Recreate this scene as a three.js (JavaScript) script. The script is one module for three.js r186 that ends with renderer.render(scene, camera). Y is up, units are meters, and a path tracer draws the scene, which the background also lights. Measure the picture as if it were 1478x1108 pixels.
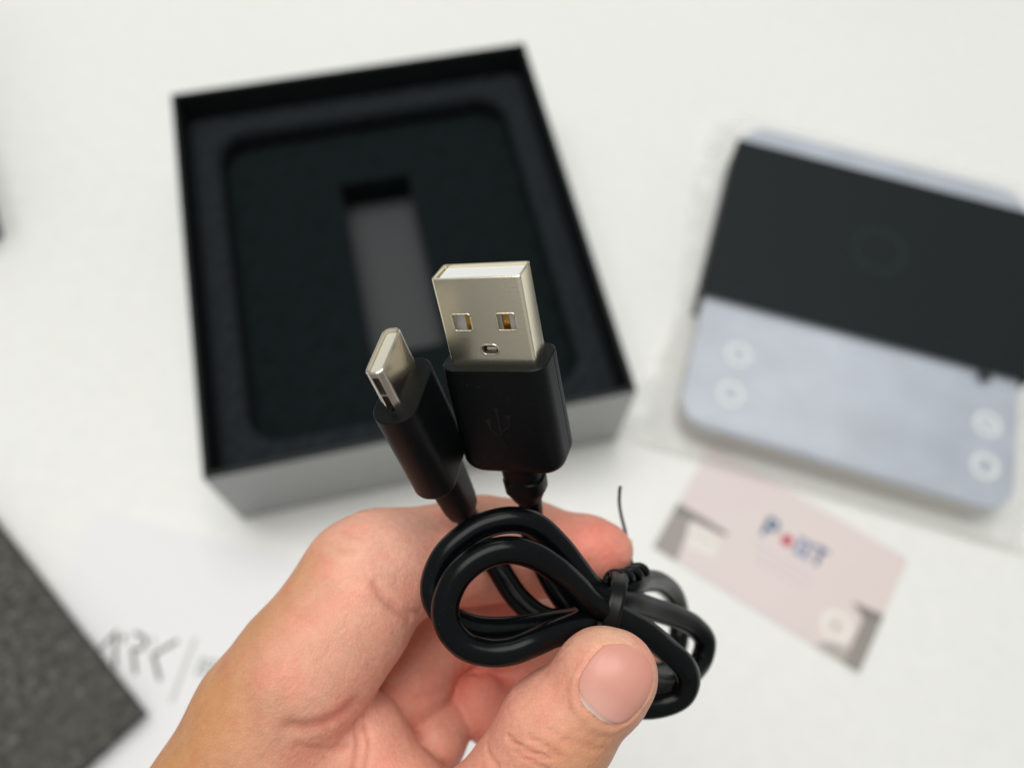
import * as THREE from 'three';
import { RoundedBoxGeometry } from 'three/addons/geometries/RoundedBoxGeometry.js';
import { mergeGeometries, mergeVertices, toCreasedNormals } from 'three/addons/utils/BufferGeometryUtils.js';
import { ImprovedNoise } from 'three/addons/math/ImprovedNoise.js';
import { RectAreaLightUniformsLib } from 'three/addons/lights/RectAreaLightUniformsLib.js';
import { Brush, Evaluator, SUBTRACTION } from 'three-bvh-csg';

// ------------------------------------------------------------------ camera, light, exposure
RectAreaLightUniformsLib.init();
const scene = new THREE.Scene();
const FOC = 1193.06;                                   // focal length in pixels of the 1478 x 1108 photograph
const camera = new THREE.PerspectiveCamera(49.816, 1024 / 767, 0.01, 20);
const EYE = new THREE.Vector3(0, 0.32992, 0);
camera.position.copy(EYE);
camera.up.set(-0.07712, 0.42075, -0.90389);
camera.lookAt(EYE.x, EYE.y - 0.90659, EYE.z - 0.422);
camera.updateMatrixWorld(true);
camera.focus = 0.1075;                                  // sharp on the two plugs
camera.userData.fStop = 11.5;

const renderer = new THREE.WebGLRenderer({ antialias: true });
renderer.setSize(1024, 767);
renderer.toneMapping = THREE.LinearToneMapping;
renderer.toneMappingExposure = 1;
renderer.shadowMap.enabled = true;

// the room round the table: unseen pale walls and ceiling above, lower half darkened to shape plug reflections
const roomTone = (() => {
  const w = 16, h = 64, d = new Float32Array(w * h * 4);
  for (let y = 0; y < h; y++) for (let x = 0; x < w; x++) {
    const e = ((y + 0.5) / h - 0.5) * 2, k = e < 0 ? 0.19 : 0.40 + 0.10 * e, i = (y * w + x) * 4;
    d[i] = k * 1.0; d[i + 1] = k * 1.0; d[i + 2] = k * 0.975; d[i + 3] = 1;
  }
  const t = new THREE.DataTexture(d, w, h, THREE.RGBAFormat, THREE.FloatType); t.mapping = THREE.EquirectangularReflectionMapping; t.magFilter = THREE.LinearFilter; t.needsUpdate = true; return t;
})();
scene.background = roomTone;
const ceiling = new THREE.RectAreaLight(new THREE.Color(1, 0.985, 0.95), 5.25, 1.8, 1.3);   // ceiling light panel
ceiling.position.set(-0.3, 2.2, -0.5);
ceiling.lookAt(-0.05, 0, -0.15);
scene.add(ceiling);

// ------------------------------------------------------------------ helpers
const CAM = camera.matrixWorld.clone();
const MM = CAM.clone().multiply(new THREE.Matrix4().makeScale(0.001, 0.001, 0.001));  // millimetres about the lens -> metres in the world
const V = (x, y, z) => new THREE.Vector3(x, y, z);
const at = (px, py, d) => V((px - 739) / FOC * d, -(py - 554) / FOC * d, -d);         // a sighted point, d millimetres deep
const zoomed = (x, y, d) => at(580 + x / 2.917, 670 + y / 2.917, d);
const noise3 = new ImprovedNoise();
let seed = 7;
const rnd = () => { seed = (seed * 1664525 + 1013904223) >>> 0; return seed / 4294967296; };
const clamp = THREE.MathUtils.clamp, smooth = THREE.MathUtils.smoothstep, lerp = THREE.MathUtils.lerp;

function tag(o, label, category, group) {
  o.userData.label = label; o.userData.category = category;
  if (group) o.userData.group = group;
  return o;
}
function thing(name, label, category, pos = V(0, 0, 0), turn = 0) {
  const g = new THREE.Group(); g.name = name; g.position.copy(pos); g.rotation.y = turn;
  scene.add(g); g.updateMatrixWorld(true);
  return tag(g, label, category);
}
function part(name, geo, mat, parent) {
  const m = new THREE.Mesh(geo, mat); m.name = name; m.castShadow = m.receiveShadow = true;
  parent.add(m); return m;
}
const std = (r, g, b, rough, more = {}) => new THREE.MeshPhysicalMaterial({ color: new THREE.Color().setRGB(r, g, b), roughness: rough, ...more });

function noiseTexture(n, fn, color = false) {           // fn(u, v) -> [r, g, b] in 0..1
  const data = new Uint8Array(n * n * 4);
  for (let y = 0; y < n; y++) for (let x = 0; x < n; x++) {
    const c = fn(x / n, y / n), i = (y * n + x) * 4;
    for (let k = 0; k < 3; k++) data[i + k] = clamp(Math.round(c[k] * 255), 0, 255);
    data[i + 3] = 255;
  }
  const t = new THREE.DataTexture(data, n, n);
  t.wrapS = t.wrapT = THREE.RepeatWrapping; t.magFilter = t.minFilter = THREE.LinearFilter;
  if (color) t.colorSpace = THREE.SRGBColorSpace;
  t.needsUpdate = true; return t;
}
const per = (u, v, f, z) => {                            // noise that tiles
  const n = (a, b) => noise3.noise(a * f, b * f, z), wu = smooth(u, 0.75, 1), wv = smooth(v, 0.75, 1);
  return lerp(lerp(n(u, v), n(u - 1, v), wu), lerp(n(u, v - 1), n(u - 1, v - 1), wu), wv);
};
const rep = (t, metres) => { const c = t.clone(); c.repeat.set(1 / metres, 1 / metres); c.needsUpdate = true; return c; };

// uv in metres from the two axes across each face
function boxUV(g) {
  g = g.index ? g.toNonIndexed() : g;
  const p = g.attributes.position, n = g.attributes.normal, uv = new Float32Array(p.count * 2);
  for (let i = 0; i < p.count; i++) {
    const a = [Math.abs(n.getX(i)), Math.abs(n.getY(i)), Math.abs(n.getZ(i))], m = a.indexOf(Math.max(...a));
    uv[i * 2] = m === 0 ? p.getZ(i) : p.getX(i); uv[i * 2 + 1] = m === 1 ? p.getZ(i) : p.getY(i);
  }
  g.setAttribute('uv', new THREE.BufferAttribute(uv, 2)); return g;
}
function roundedRect(hw, hh, r, Cls = THREE.Shape) {
  const s = new Cls();
  s.moveTo(-hw + r, -hh); s.lineTo(hw - r, -hh); s.absarc(hw - r, -hh + r, r, -Math.PI / 2, 0); s.lineTo(hw, hh - r);
  s.absarc(hw - r, hh - r, r, 0, Math.PI / 2); s.lineTo(-hw + r, hh); s.absarc(-hw + r, hh - r, r, Math.PI / 2, Math.PI);
  s.lineTo(-hw, -hh + r); s.absarc(-hw + r, -hh + r, r, Math.PI, Math.PI * 1.5); return s;
}
// rings of points joined into a closed skin
function loft(rings, angle = 0.6, capA = true, capB = true) {
  const n = rings[0].length, pos = [], idx = [];
  for (const r of rings) for (const p of r) pos.push(p.x, p.y, p.z);
  for (let k = 0; k < rings.length - 1; k++) for (let i = 0; i < n; i++) {
    const a = k * n + i, b = k * n + (i + 1) % n, c = a + n, d = b + n;
    idx.push(a, b, c, b, d, c);
  }
  const cap = (k, flip) => {
    const c = V(0, 0, 0); rings[k].forEach((p) => c.add(p)); c.divideScalar(n);
    const ci = pos.length / 3; pos.push(c.x, c.y, c.z);
    for (let i = 0; i < n; i++) { const a = k * n + i, b = k * n + (i + 1) % n; flip ? idx.push(ci, b, a) : idx.push(ci, a, b); }
  };
  if (capA) cap(0, true); if (capB) cap(rings.length - 1, false);
  const g = new THREE.BufferGeometry();
  g.setAttribute('position', new THREE.Float32BufferAttribute(pos, 3)); g.setIndex(idx);
  let vol = 0; const P = g.attributes.position, A = V(), B = V(), C = V();
  for (let i = 0; i < idx.length; i += 3) { A.fromBufferAttribute(P, idx[i]); B.fromBufferAttribute(P, idx[i + 1]); C.fromBufferAttribute(P, idx[i + 2]); vol += A.dot(B.cross(C)); }
  if (vol < 0) for (let i = 0; i < idx.length; i += 3) { const t = idx[i]; idx[i] = idx[i + 1]; idx[i + 1] = t; }
  g.setIndex(idx);
  return toCreasedNormals(g, angle);
}
function ring(hw, ht, r, y, seg = 8, notch = 0, notchZ = 0) {       // a rounded rectangle across the plug's axis (axis = y)
  const out = [], arc = (cx, cz, a0) => { for (let i = 0; i <= seg; i++) { const a = a0 + (i / seg) * Math.PI / 2; out.push(V(cx + r * Math.cos(a), y, cz + r * Math.sin(a))); } };
  arc(hw - r, ht - r, 0); arc(-hw + r, ht - r, Math.PI / 2);
  if (notch) for (const [dz, k] of [[0.1, 0], [0.03, 1], [-0.03, 1], [-0.1, 0]]) out.push(V(-hw + k * notch, y, notchZ + dz));
  arc(-hw + r, -ht + r, Math.PI); arc(hw - r, -ht + r, Math.PI * 1.5);
  if (notch) for (const [dz, k] of [[-0.1, 0], [-0.03, 1], [0.03, 1], [0.1, 0]]) out.push(V(hw - k * notch, y, notchZ + dz));
  return out;
}
const tube = (pts, r, seg, radial = 20) => new THREE.TubeGeometry(new THREE.CatmullRomCurve3(pts, false, 'centripetal'), seg, r, radial, false);

// ------------------------------------------------------------------ table
const fineNoise = noiseTexture(256, (u, v) => { const k = 0.5 + 0.35 * per(u, v, 40, 3) + 0.25 * per(u, v, 90, 9); return [k, k, k]; });
const paperGrain = noiseTexture(256, (u, v) => { const k = 0.985 + 0.008 * per(u, v, 4, 2) + 0.012 * per(u, v, 60, 5); return [k, k, k * 0.995]; }, true);
const tableMat = std(0.795, 0.803, 0.79, 0.42, { map: rep(paperGrain, 0.4), bumpMap: rep(fineNoise, 0.02), bumpScale: 0.00003 });
const tableTop = part('tabletop', boxUV(new RoundedBoxGeometry(1.5, 0.03, 1.0, 2, 0.003)), tableMat, scene);
tableTop.position.set(0.05, -0.015, -0.3);
tableTop.userData.kind = 'structure'; tableTop.userData.label = 'smooth white tabletop under all the unpacked items';

// ------------------------------------------------------------------ open presentation box
const blackPaper = std(0.010, 0.0125, 0.0135, 0.5, { specularIntensity: 0.4,  bumpMap: rep(fineNoise, 0.012), bumpScale: 0.00004 });
const foamTex = noiseTexture(256, (u, v) => { const k = 0.66 + 0.3 * per(u, v, 50, 4) + 0.3 * per(u, v, 110, 6) + 0.16 * per(u, v, 7, 3); return [k, k, k]; }, true);
const insertFoam = std(0.036, 0.044, 0.050, 1, { specularIntensity: 0.3, map: rep(foamTex, 0.03), bumpMap: rep(foamTex, 0.03), bumpScale: 0.0003 });
const blackFoam = std(0.0125, 0.0205, 0.0230, 1, { specularIntensity: 0.25,  map: rep(foamTex, 0.03), bumpMap: rep(foamTex, 0.03), bumpScale: 0.0003, sheen: 0.12, sheenRoughness: 0.6, sheenColor: new THREE.Color(0.6, 0.7, 0.8) });
const addedSatinGrey = std(0.25, 0.26, 0.255, 0.26, { ior: 1.8, bumpMap: rep(fineNoise, 0.012), bumpScale: 0.00004 });
const greyCard = std(0.036, 0.0405, 0.0435, 0.6, { specularIntensity: 0.6,  bumpMap: rep(fineNoise, 0.012), bumpScale: 0.00005 });
{
  const W = 0.1588, D = 0.1797, H = 0.0512, t = 0.0018;
  const box = thing('presentation_box', 'open black square box with a rounded foam recess and grey slot, standing behind the cable', 'box', V(-0.05584, 0, -0.19365), 0.3003);
  const wall = (w, d, x, z) => part('side_wall', boxUV(new RoundedBoxGeometry(w, H, d, 2, 0.00045)).translate(x, H / 2 + 0.0003, z), blackPaper, box);
  wall(W, t, 0, D / 2 - t / 2); wall(W, t, 0, -D / 2 + t / 2);
  wall(t, D - 2 * t - 0.0002, W / 2 - t / 2, 0); wall(t, D - 2 * t - 0.0002, -W / 2 + t / 2, 0);
  part('base_panel', boxUV(new THREE.BoxGeometry(W - 2 * t - 0.0004, 0.002, D - 2 * t - 0.0004)).translate(0, 0.0014, 0), blackPaper, box);
  // satin grey sheets added over the black walls, partly painting the table's reflection
  const wrap = (w, d, x, z) => part('added_grey_sheet', boxUV(new THREE.BoxGeometry(w, H - 0.0014, d)).translate(x, (H - 0.0014) / 2 + 0.0003, z), addedSatinGrey, box);
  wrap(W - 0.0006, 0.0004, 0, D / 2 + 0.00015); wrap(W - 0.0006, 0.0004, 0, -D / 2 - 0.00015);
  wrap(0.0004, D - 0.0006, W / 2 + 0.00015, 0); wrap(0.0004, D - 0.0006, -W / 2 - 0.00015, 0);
  const layer = (hole, y0, y1, bevel) => {
    const s = roundedRect(W / 2 - t - 0.0006 - bevel, D / 2 - t - 0.0006 - bevel, 0.002); s.holes.push(hole);
    const g = new THREE.ExtrudeGeometry(s, { depth: y1 - y0 - 2 * bevel, bevelEnabled: true, bevelSize: bevel, bevelThickness: bevel, bevelSegments: 3, curveSegments: 10 });
    g.rotateX(-Math.PI / 2).translate(0, y0 + bevel, 0); return boxUV(toCreasedNormals(g, 0.7));
  };
  const recess = roundedRect(0.0672, 0.0775, 0.0155, THREE.Path); const slot = new THREE.Path();
  slot.moveTo(-0.0165, -0.043); slot.lineTo(0.0165, -0.043); slot.lineTo(0.0165, 0.047); slot.lineTo(-0.0165, 0.047); slot.closePath();
  part('foam_insert', layer(recess, 0.0272, 0.0375, 0.0022), insertFoam, box);
  part('foam_floor', layer(slot, 0.0105, 0.0269, 0.0008), blackFoam, box);
  part('slot_floor', boxUV(new THREE.BoxGeometry(W - 2 * t - 0.002, 0.0072, D - 2 * t - 0.002)).translate(0, 0.0065, 0), greyCard, box);
}

// ------------------------------------------------------------------ lid of the box, mostly out of the frame
{
  const lid = thing('box_lid', 'black lid of a box, only its corner showing at the left edge', 'box lid', V(-0.2428, 0, -0.2083), 0.5);
  const w = 0.162, t = 0.0018, h = 0.030;
  part('top_panel', boxUV(new RoundedBoxGeometry(w, t, w, 2, 0.0004)).translate(-w / 2, h - t / 2, -w / 2), blackPaper, lid);
  for (const [sx, sz, x, z] of [[w, t, -w / 2, -t / 2], [w, t, -w / 2, -w + t / 2], [t, w - 2 * t - 0.0002, -t / 2, -w / 2], [t, w - 2 * t - 0.0002, -w + t / 2, -w / 2]])
    part('side_wall', boxUV(new RoundedBoxGeometry(sx, h - t - 0.0002, sz, 2, 0.0004)).translate(x, (h - t) / 2, z), blackPaper, lid);
}

// ------------------------------------------------------------------ printed sheet
function canvasTexture(w, h, draw) {
  const c = document.createElement('canvas'); c.width = w; c.height = h; const g = c.getContext('2d'); draw(g, w, h);
  const t = new THREE.CanvasTexture(c); t.colorSpace = THREE.SRGBColorSpace; t.magFilter = THREE.LinearFilter; return t;
}
{
  const w = 0.115, d = 0.12, turn = -0.165, ox = -0.163, oz = -0.083;
  const S = 14;                                           // pixels per millimetre
  const ink = canvasTexture(w * 1000 * S, d * 1000 * S, (g, W, Hh) => {
    g.fillStyle = '#f5f5f7'; g.fillRect(0, 0, W, Hh);
    const c = Math.cos(turn), s = Math.sin(turn);
    const P = (x, z) => { const dx = x / 1000 - ox, dz = z / 1000 - oz; return [(c * dx - s * dz) * 1000 * S, (s * dx + c * dz) * 1000 * S]; };   // table millimetres -> sheet
    const line = (pts, width, col) => { g.strokeStyle = col; g.lineWidth = width * S; g.lineCap = 'butt'; g.lineJoin = 'miter'; g.beginPath(); pts.forEach((p, i) => g[i ? 'lineTo' : 'moveTo'](...P(...p))); g.stroke(); };
    const dark = '#4c4f48', mid = '#565950';
    line([[-148.2, -28.6], [-143.0, -36.6], [-139.7, -23.9]], 1.35, mid);                          // A
    line([[-139.9, -36.2], [-139.0, -33.6]], 1.5, dark);                                           // R
    line([[-136.2, -37.0], [-132.6, -36.2], [-130.6, -34.2], [-131.6, -31.6], [-135.0, -31.0], [-131.7, -22.6]], 1.35, dark);
    line([[-128.6, -36.2], [-127.6, -32.8]], 1.0, '#b9bab4');                                      // K
    line([[-118.9, -35.6], [-126.9, -29.6], [-122.1, -21.0]], 1.45, mid);
    line([[-112.6, -37.0], [-116.2, -13.6]], 1.6, '#c9cbc8');                                      // the slash
    for (const [a, b] of [[[-109, -29.6], [-104, -28.6]], [[-109.2, -27.6], [-104.4, -26.6]], [[-109.4, -25.4], [-105, -24.4]], [[-108.6, -30.4], [-109.6, -23.6]], [[-106.4, -30], [-107.2, -23]], [[-103.8, -29.6], [-101.6, -28.8]], [[-103.6, -27.2], [-100.6, -26.2]], [[-103, -29.8], [-104.2, -22.4]], [[-101.2, -29], [-101.6, -22.4]]])
      line([a, b], 0.62, '#8f9490');
  });
  const g = new THREE.BoxGeometry(w, 0.0003, d); g.translate(w / 2, 0, d / 2);
  const p = g.attributes.position, uv = g.attributes.uv;
  for (let i = 0; i < p.count; i++) uv.setXY(i, p.getX(i) / w, 1 - p.getZ(i) / d);
  const sheet = part('paper_sheet', g, std(0.84, 0.845, 0.84, 0.6, { map: ink }), scene);
  sheet.position.set(ox, 0.0004, oz); sheet.rotation.y = turn;
  tag(sheet, 'white paper sheet printed with grey ARK lettering, partly under the hand', 'paper');
}

// ------------------------------------------------------------------ grey foam pad, lower left
{
  const n = 150, w = 0.13, h = 0.0095;
  const pad = thing('foam_pad', 'dark grey speckled foam pad lying in the lower left corner', 'foam pad', V(-0.1234, 0.0007, -0.0092), -0.7094);
  const spongy = noiseTexture(512, (u, v) => {
    const a = per(u, v, 110, 1), b = per(u, v, 42, 8), c = per(u, v, 16, 4); let k = 0.295 + 0.15 * a + 0.11 * b + 0.04 * c;
    if (a + 0.6 * b > 0.62) k += 0.28 * (a + 0.6 * b - 0.35); return [k * 1.0, k * 0.985, k * 0.93];
  }, true);
  const mat = std(0.95, 0.95, 0.95, 0.95, { map: rep(spongy, 0.13), bumpMap: rep(spongy, 0.13), bumpScale: 0.0012 });
  const g = new THREE.BoxGeometry(w, h, w, n, 6, n), p = g.attributes.position;
  for (let i = 0; i < p.count; i++) {
    const x = p.getX(i), y = p.getY(i), z = p.getZ(i), s = 0.00035 * noise3.noise(x * 900, y * 900, z * 900) + 0.00025 * noise3.noise(x * 1900, y * 1900, z * 1900);
    p.setXYZ(i, x + (Math.abs(x) > w / 2 - 1e-4 ? s : 0) - w / 2, y + (y > 0.004 ? s : 0) + h / 2, z + (Math.abs(z) > w / 2 - 1e-4 ? s : 0));
  }
  g.translate(0, 0, w / 2); g.computeVertexNormals();
  part('sponge', boxUV(g), mat, pad);
}

// ------------------------------------------------------------------ business card
{
  const w = 0.090, d = 0.0525, S = 16;
  const art = canvasTexture(w * 1000 * S, d * 1000 * S, (g, W, Hh) => {
    const X = (x) => (x + 45) * S, Y = (y) => (y + 26.25) * S;
    const grd = g.createLinearGradient(0, 0, W, Hh); grd.addColorStop(0, '#e6dbdb'); grd.addColorStop(0.6, '#e8dcda'); grd.addColorStop(1, '#e4d8d5');
    g.fillStyle = grd; g.fillRect(0, 0, W, Hh);
    const poly = (c, ...q) => { g.fillStyle = c; g.beginPath(); q.forEach(([x, y], i) => g[i ? 'lineTo' : 'moveTo'](X(x), Y(y))); g.fill(); };
    // printed photograph fragments in the two lower corners
    poly('#a39d99', [-45, 5], [-37, 6], [-34.2, 26.3], [-45, 26.3]);
    poly('#837f7b', [-45, 4.4], [-34, 4.2], [-22, 4.6], [-22, 6.4], [-36, 7.6], [-45, 8.4]);
    poly('#eeece6', [-37.4, 9.5], [-24, 8], [-22, 17], [-33.6, 18.5]);
    poly('#d5d0ca', [-34, 12], [-25, 11.4], [-24.7, 12.4], [-33.8, 13.1]);
    poly('#b9b3ad', [26, 26.3], [31, 21], [39, 20], [39, 26.3]); poly('#98928d', [38.4, 3.2], [45, 2.2], [45, 26.3], [38.4, 26.3]);
    poly('#837e79', [32, 2.4], [45, 0.4], [45, 3.6], [38, 5.8]);
    g.lineWidth = 2.4 * S; g.strokeStyle = '#f4f2ec'; g.beginPath(); g.arc(X(30.4), Y(14.6), 5 * S, 0, 7); g.stroke();
    g.fillStyle = '#dcd7cf'; g.beginPath(); g.arc(X(30), Y(14.4), 1.8 * S, 0, 7); g.fill();
    // wordmark
    g.textBaseline = 'middle'; g.textAlign = 'center';
    const t = (s, x, y, px, c) => { g.fillStyle = c; g.font = `bold ${px * S}px sans-serif`; g.fillText(s, X(x), Y(y)); };
    t('P', -8.0, -7.0, 12.5, '#1f5f8c');
    g.fillStyle = '#c02550'; g.beginPath(); g.arc(X(0), Y(-6.0), 2.45 * S, 0, 7); g.fill();
    t('I', 5.2, -6.6, 10.4, '#5a78ab'); t('I', 8.8, -6.6, 10.4, '#4c6ca5'); t('T', 13.8, -7.0, 11.4, '#2f5088');
    g.fillStyle = '#cfc6d6'; for (const [y, a, b] of [[1.2, -12, 14], [4.4, -9, 16], [7.4, -8, 14]]) for (let x = a; x < b; x += 1.5) g.fillRect(X(x), Y(y), (0.7 + 0.6 * rnd()) * S, 0.9 * S);
  });
  const g = new THREE.BoxGeometry(w, 0.0004, d), p = g.attributes.position, uv = g.attributes.uv;
  for (let i = 0; i < p.count; i++) uv.setXY(i, p.getX(i) / w + 0.5, 0.5 - p.getZ(i) / d);
  const card = part('business_card', g, std(0.86, 0.85, 0.84, 0.5, { map: art }), scene);
  card.position.set(0.11418, 0.0004, -0.08732); card.rotation.y = -0.4964;
  tag(card, 'pale pink business card with blue wordmark and red dot, below the bagged device', 'business card');
}

// ------------------------------------------------------------------ bagged device
{
  const turn = -0.225, c0 = V(0.1542, 0, -0.2014), HW = 0.069, HD = 0.083, y0 = 0.0022, T = 0.0150;
  const dev = thing('portable_device', 'pale blue flat device with rounded corners and a wide black band, inside a clear bag', 'device', V(c0.x, y0, c0.z), turn);
  const streak = noiseTexture(256, (u, v) => { const k = 0.93 + 0.05 * per(u, v, 5, 7) + 0.03 * per(u, v * 4, 9, 2); return [k, k, k]; }, true);
  const blue = std(0.50, 0.55, 0.625, 0.38, { map: rep(streak, 0.09) });
  const slab = (hw, hd, r, depth, b) => toCreasedNormals(new THREE.ExtrudeGeometry(roundedRect(hw - b, hd - b, r - b), { depth: depth - 2 * b, bevelEnabled: true, bevelSize: b, bevelThickness: b, bevelSegments: 4, curveSegments: 12 }).rotateX(-Math.PI / 2).translate(0, b, 0), 0.6);
  part('lower_case', boxUV(slab(HW - 0.0006, HD - 0.0006, 0.012, T * 0.72, 0.0012)), std(0.55, 0.53, 0.47, 0.5), dev);
  const top = part('top_cover', boxUV(slab(HW, HD, 0.013, T * 0.30, 0.0015).translate(0, T * 0.70, 0)), blue, dev);
  top.userData.label = 'pale blue top cover';
  const white = std(0.70, 0.73, 0.75, 0.5);
  for (const [u, v] of [[-0.0492, 0.0462], [-0.0492, 0.0655], [0.0563, 0.0462], [0.0563, 0.0655]]) {
    const r = new THREE.TorusGeometry(0.0047, 0.00125, 10, 36); r.scale(1, 1, 0.45).rotateX(Math.PI / 2).translate(u, T + 0.0002, v);
    const ringMesh = part('white_ring', r, white, dev);
    if (u > 0 && v < 0.05) part('ring_centre', new THREE.CylinderGeometry(0.0019, 0.0019, 0.0005, 20).translate(u, T + 0.0003, v), white, ringMesh);
  }
  // band: a flat sleeve folded round the middle of the device
  const bw = HW + 0.0022, bt = 0.0006, z0 = -0.068, z1 = 0.0225, lines = noiseTexture(128, (u, v) => { const k = 0.72 + 0.2 * Math.sin(v * Math.PI * 2 * 20) + 0.12 * per(u, v * 3, 20, 2); return [k, k, k]; }, true);
  const o = roundedRect(bw, (T + 0.0056) / 2, 0.0016), inn = roundedRect(bw - bt, (T + 0.0056) / 2 - bt, 0.0011, THREE.Path); o.holes.push(inn);
  const band = toCreasedNormals(new THREE.ExtrudeGeometry(o, { depth: z1 - z0, bevelEnabled: false, curveSegments: 6 }), 0.6).translate(0, T / 2 + 0.0010, z0);
  const bandMesh = part('black_band', boxUV(band), std(0.0125, 0.021, 0.0225, 0.6, { map: rep(lines, 0.04),  specularIntensity: 0.4,  bumpMap: rep(lines, 0.04), bumpScale: 0.00025 }), dev);
  part('round_emblem', new THREE.TorusGeometry(0.011, 0.0009, 8, 48).scale(1, 1, 0.2).rotateX(Math.PI / 2).translate(0.002, T + 0.00375, -0.024), std(0.0125, 0.021, 0.0225, 0.55, { specularIntensity: 0.4 }), bandMesh);
  part('tape_tab', new RoundedBoxGeometry(0.005, 0.0004, 0.006, 2, 0.0002).translate(0.0525, T + 0.0032, z1 + 0.002), std(0.012, 0.012, 0.014, 0.5), bandMesh);

  // the bag: a thin crumpled film over and under the device
  const film = std(1, 1, 1, 0.33, { specularIntensity: 1, transmission: 1, thickness: 0, ior: 1.4, side: THREE.DoubleSide });
  const bag = thing('plastic_bag', 'clear crinkled plastic bag wrapped round the pale blue device', 'plastic bag', V(c0.x, 0, c0.z), turn);
  const nx = 150, nz = 170, X0 = -0.0815, X1 = 0.084, Z0 = -0.0935, Z1 = 0.0905;
  const over = (x, z) => {
    const dx = Math.max(Math.abs(x) - (HW + 0.0024), 0), dz = Math.max(Math.abs(z) - (HD + 0.0008), 0), e = Math.hypot(dx, dz);
    const k = Math.pow(1 - smooth(e, 0, 0.0095), 1.15);
    const wob = noise3.noise(x * 55, z * 48, 3.1) * 0.5 + noise3.noise(x * 130 + z * 60, z * 110, 8.3) * 0.32 + Math.abs(noise3.noise(x * 70 - z * 90, z * 60, 1.7)) * 0.6;
    return lerp(0.0022 + 0.0012 * Math.max(wob, 0), y0 + T + 0.0024 + 0.0003 * Math.max(wob, 0), k) + (k < 0.97 ? 0.0024 * wob * smooth(1 - k, 0.03, 0.3) * smooth(k, -0.3, 0.4) : 0);
  };
  const pos = [], idx = [];
  for (let j = 0; j <= nz; j++) for (let i = 0; i <= nx; i++) {
    let z = lerp(Z0, Z1, j / nz), x = lerp(X0 + 0.004 * Math.sin(z * 38 + 0.6) - 0.006 * smooth(z, 0.03, 0.09), X1, i / nx);
    if (i === 0 || i === nx) x += 0.0022 * noise3.noise(z * 40, x * 9, 2); if (j === 0 || j === nz) z += 0.002 * noise3.noise(x * 40, z * 9, 5);
    const belt = smooth(z, z0 - 0.004, z0) * (1 - smooth(z, z1, z1 + 0.004));                       // the band cinches the bag
    const xb = clamp(x, -bw + 0.0008, bw - 0.0008); x = lerp(x, xb, belt);
    pos.push(x, lerp(over(x, z), Math.min(over(x, z), y0 + T + 0.0024), belt), z);
  }
  for (let j = 0; j < nz; j++) for (let i = 0; i < nx; i++) { const a = j * (nx + 1) + i; idx.push(a, a + nx + 1, a + 1, a + 1, a + nx + 1, a + nx + 2); }
  const fg = new THREE.BufferGeometry(); fg.setAttribute('position', new THREE.Float32BufferAttribute(pos, 3)); fg.setIndex(idx); fg.computeVertexNormals();
  part('upper_film', fg, film, bag);
const lp = [], li = [], ln = 60;                          // the loose under side of the bag, sticking out on the left
  for (let j = 0; j <= ln; j++) for (let i = 0; i <= ln; i++) {
    const z = lerp(Z0, Z1, j / ln), x0 = X0 - 0.001 + 0.004 * Math.sin(z * 38 + 0.6) - 0.006 * smooth(z, 0.03, 0.09), x = lerp(x0, HW, Math.pow(i / ln, 1.6)), out = smooth(-x, HW - 0.001, HW + 0.006);
    lp.push(x, 0.0013 + out * (0.0022 + 0.0045 * Math.abs(noise3.noise(x * 160, z * 75, 4)) + 0.003 * noise3.noise(x * 90 + z * 60, z * 140, 6)), z);
  }
  for (let j = 0; j < ln; j++) for (let i = 0; i < ln; i++) { const a = j * (ln + 1) + i; li.push(a, a + ln + 1, a + 1, a + 1, a + ln + 1, a + ln + 2); }
  const lg = new THREE.BufferGeometry(); lg.setAttribute('position', new THREE.Float32BufferAttribute(lp, 3)); lg.setIndex(li); lg.computeVertexNormals();
  part('lower_film', lg, film, bag);
  // welded seams along two sides
  const seamMat = std(0.97, 0.97, 0.96, 0.25, { transmission: 0.85, thickness: 0, ior: 1.4 });
  part('welded_seam', new RoundedBoxGeometry(X1 - X0, 0.0006, 0.004, 2, 0.0002).translate((X0 + X1) / 2, 0.0022, Z1 - 0.001), seamMat, bag);
}

// ------------------------------------------------------------------ the cable
const tiePoint = zoomed(876, 620, 118.5);
const base = tiePoint.clone().applyMatrix4(MM);
const held = (g) => { g.applyMatrix4(MM); g.translate(-base.x, -base.y, -base.z); return g; };   // millimetres about the lens -> about the tie
const basis = (r, t) => new THREE.Matrix4().set(r[0], r[1], r[2], t[0], r[3], r[4], r[5], t[1], r[6], r[7], r[8], t[2], 0, 0, 0, 1);
const poseA = basis([0.9388, -0.1766, -0.2956, -0.0105, 0.8434, -0.5371, 0.3442, 0.5074, 0.79], [-1.7836, 3.7358, -110.13]);
const poseC = basis([0.2009, -0.2568, 0.9454, 0.7233, 0.6897, 0.0337, -0.6607, 0.677, 0.3243], [-14.2563, -0.6493, -107.5736]);
const onA = (g) => held(g.applyMatrix4(poseA)), onC = (g) => held(g.applyMatrix4(poseC));
const pA = (x, y, z) => V(x, y, z).applyMatrix4(poseA), pC = (x, y, z) => V(x, y, z).applyMatrix4(poseC);

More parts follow.
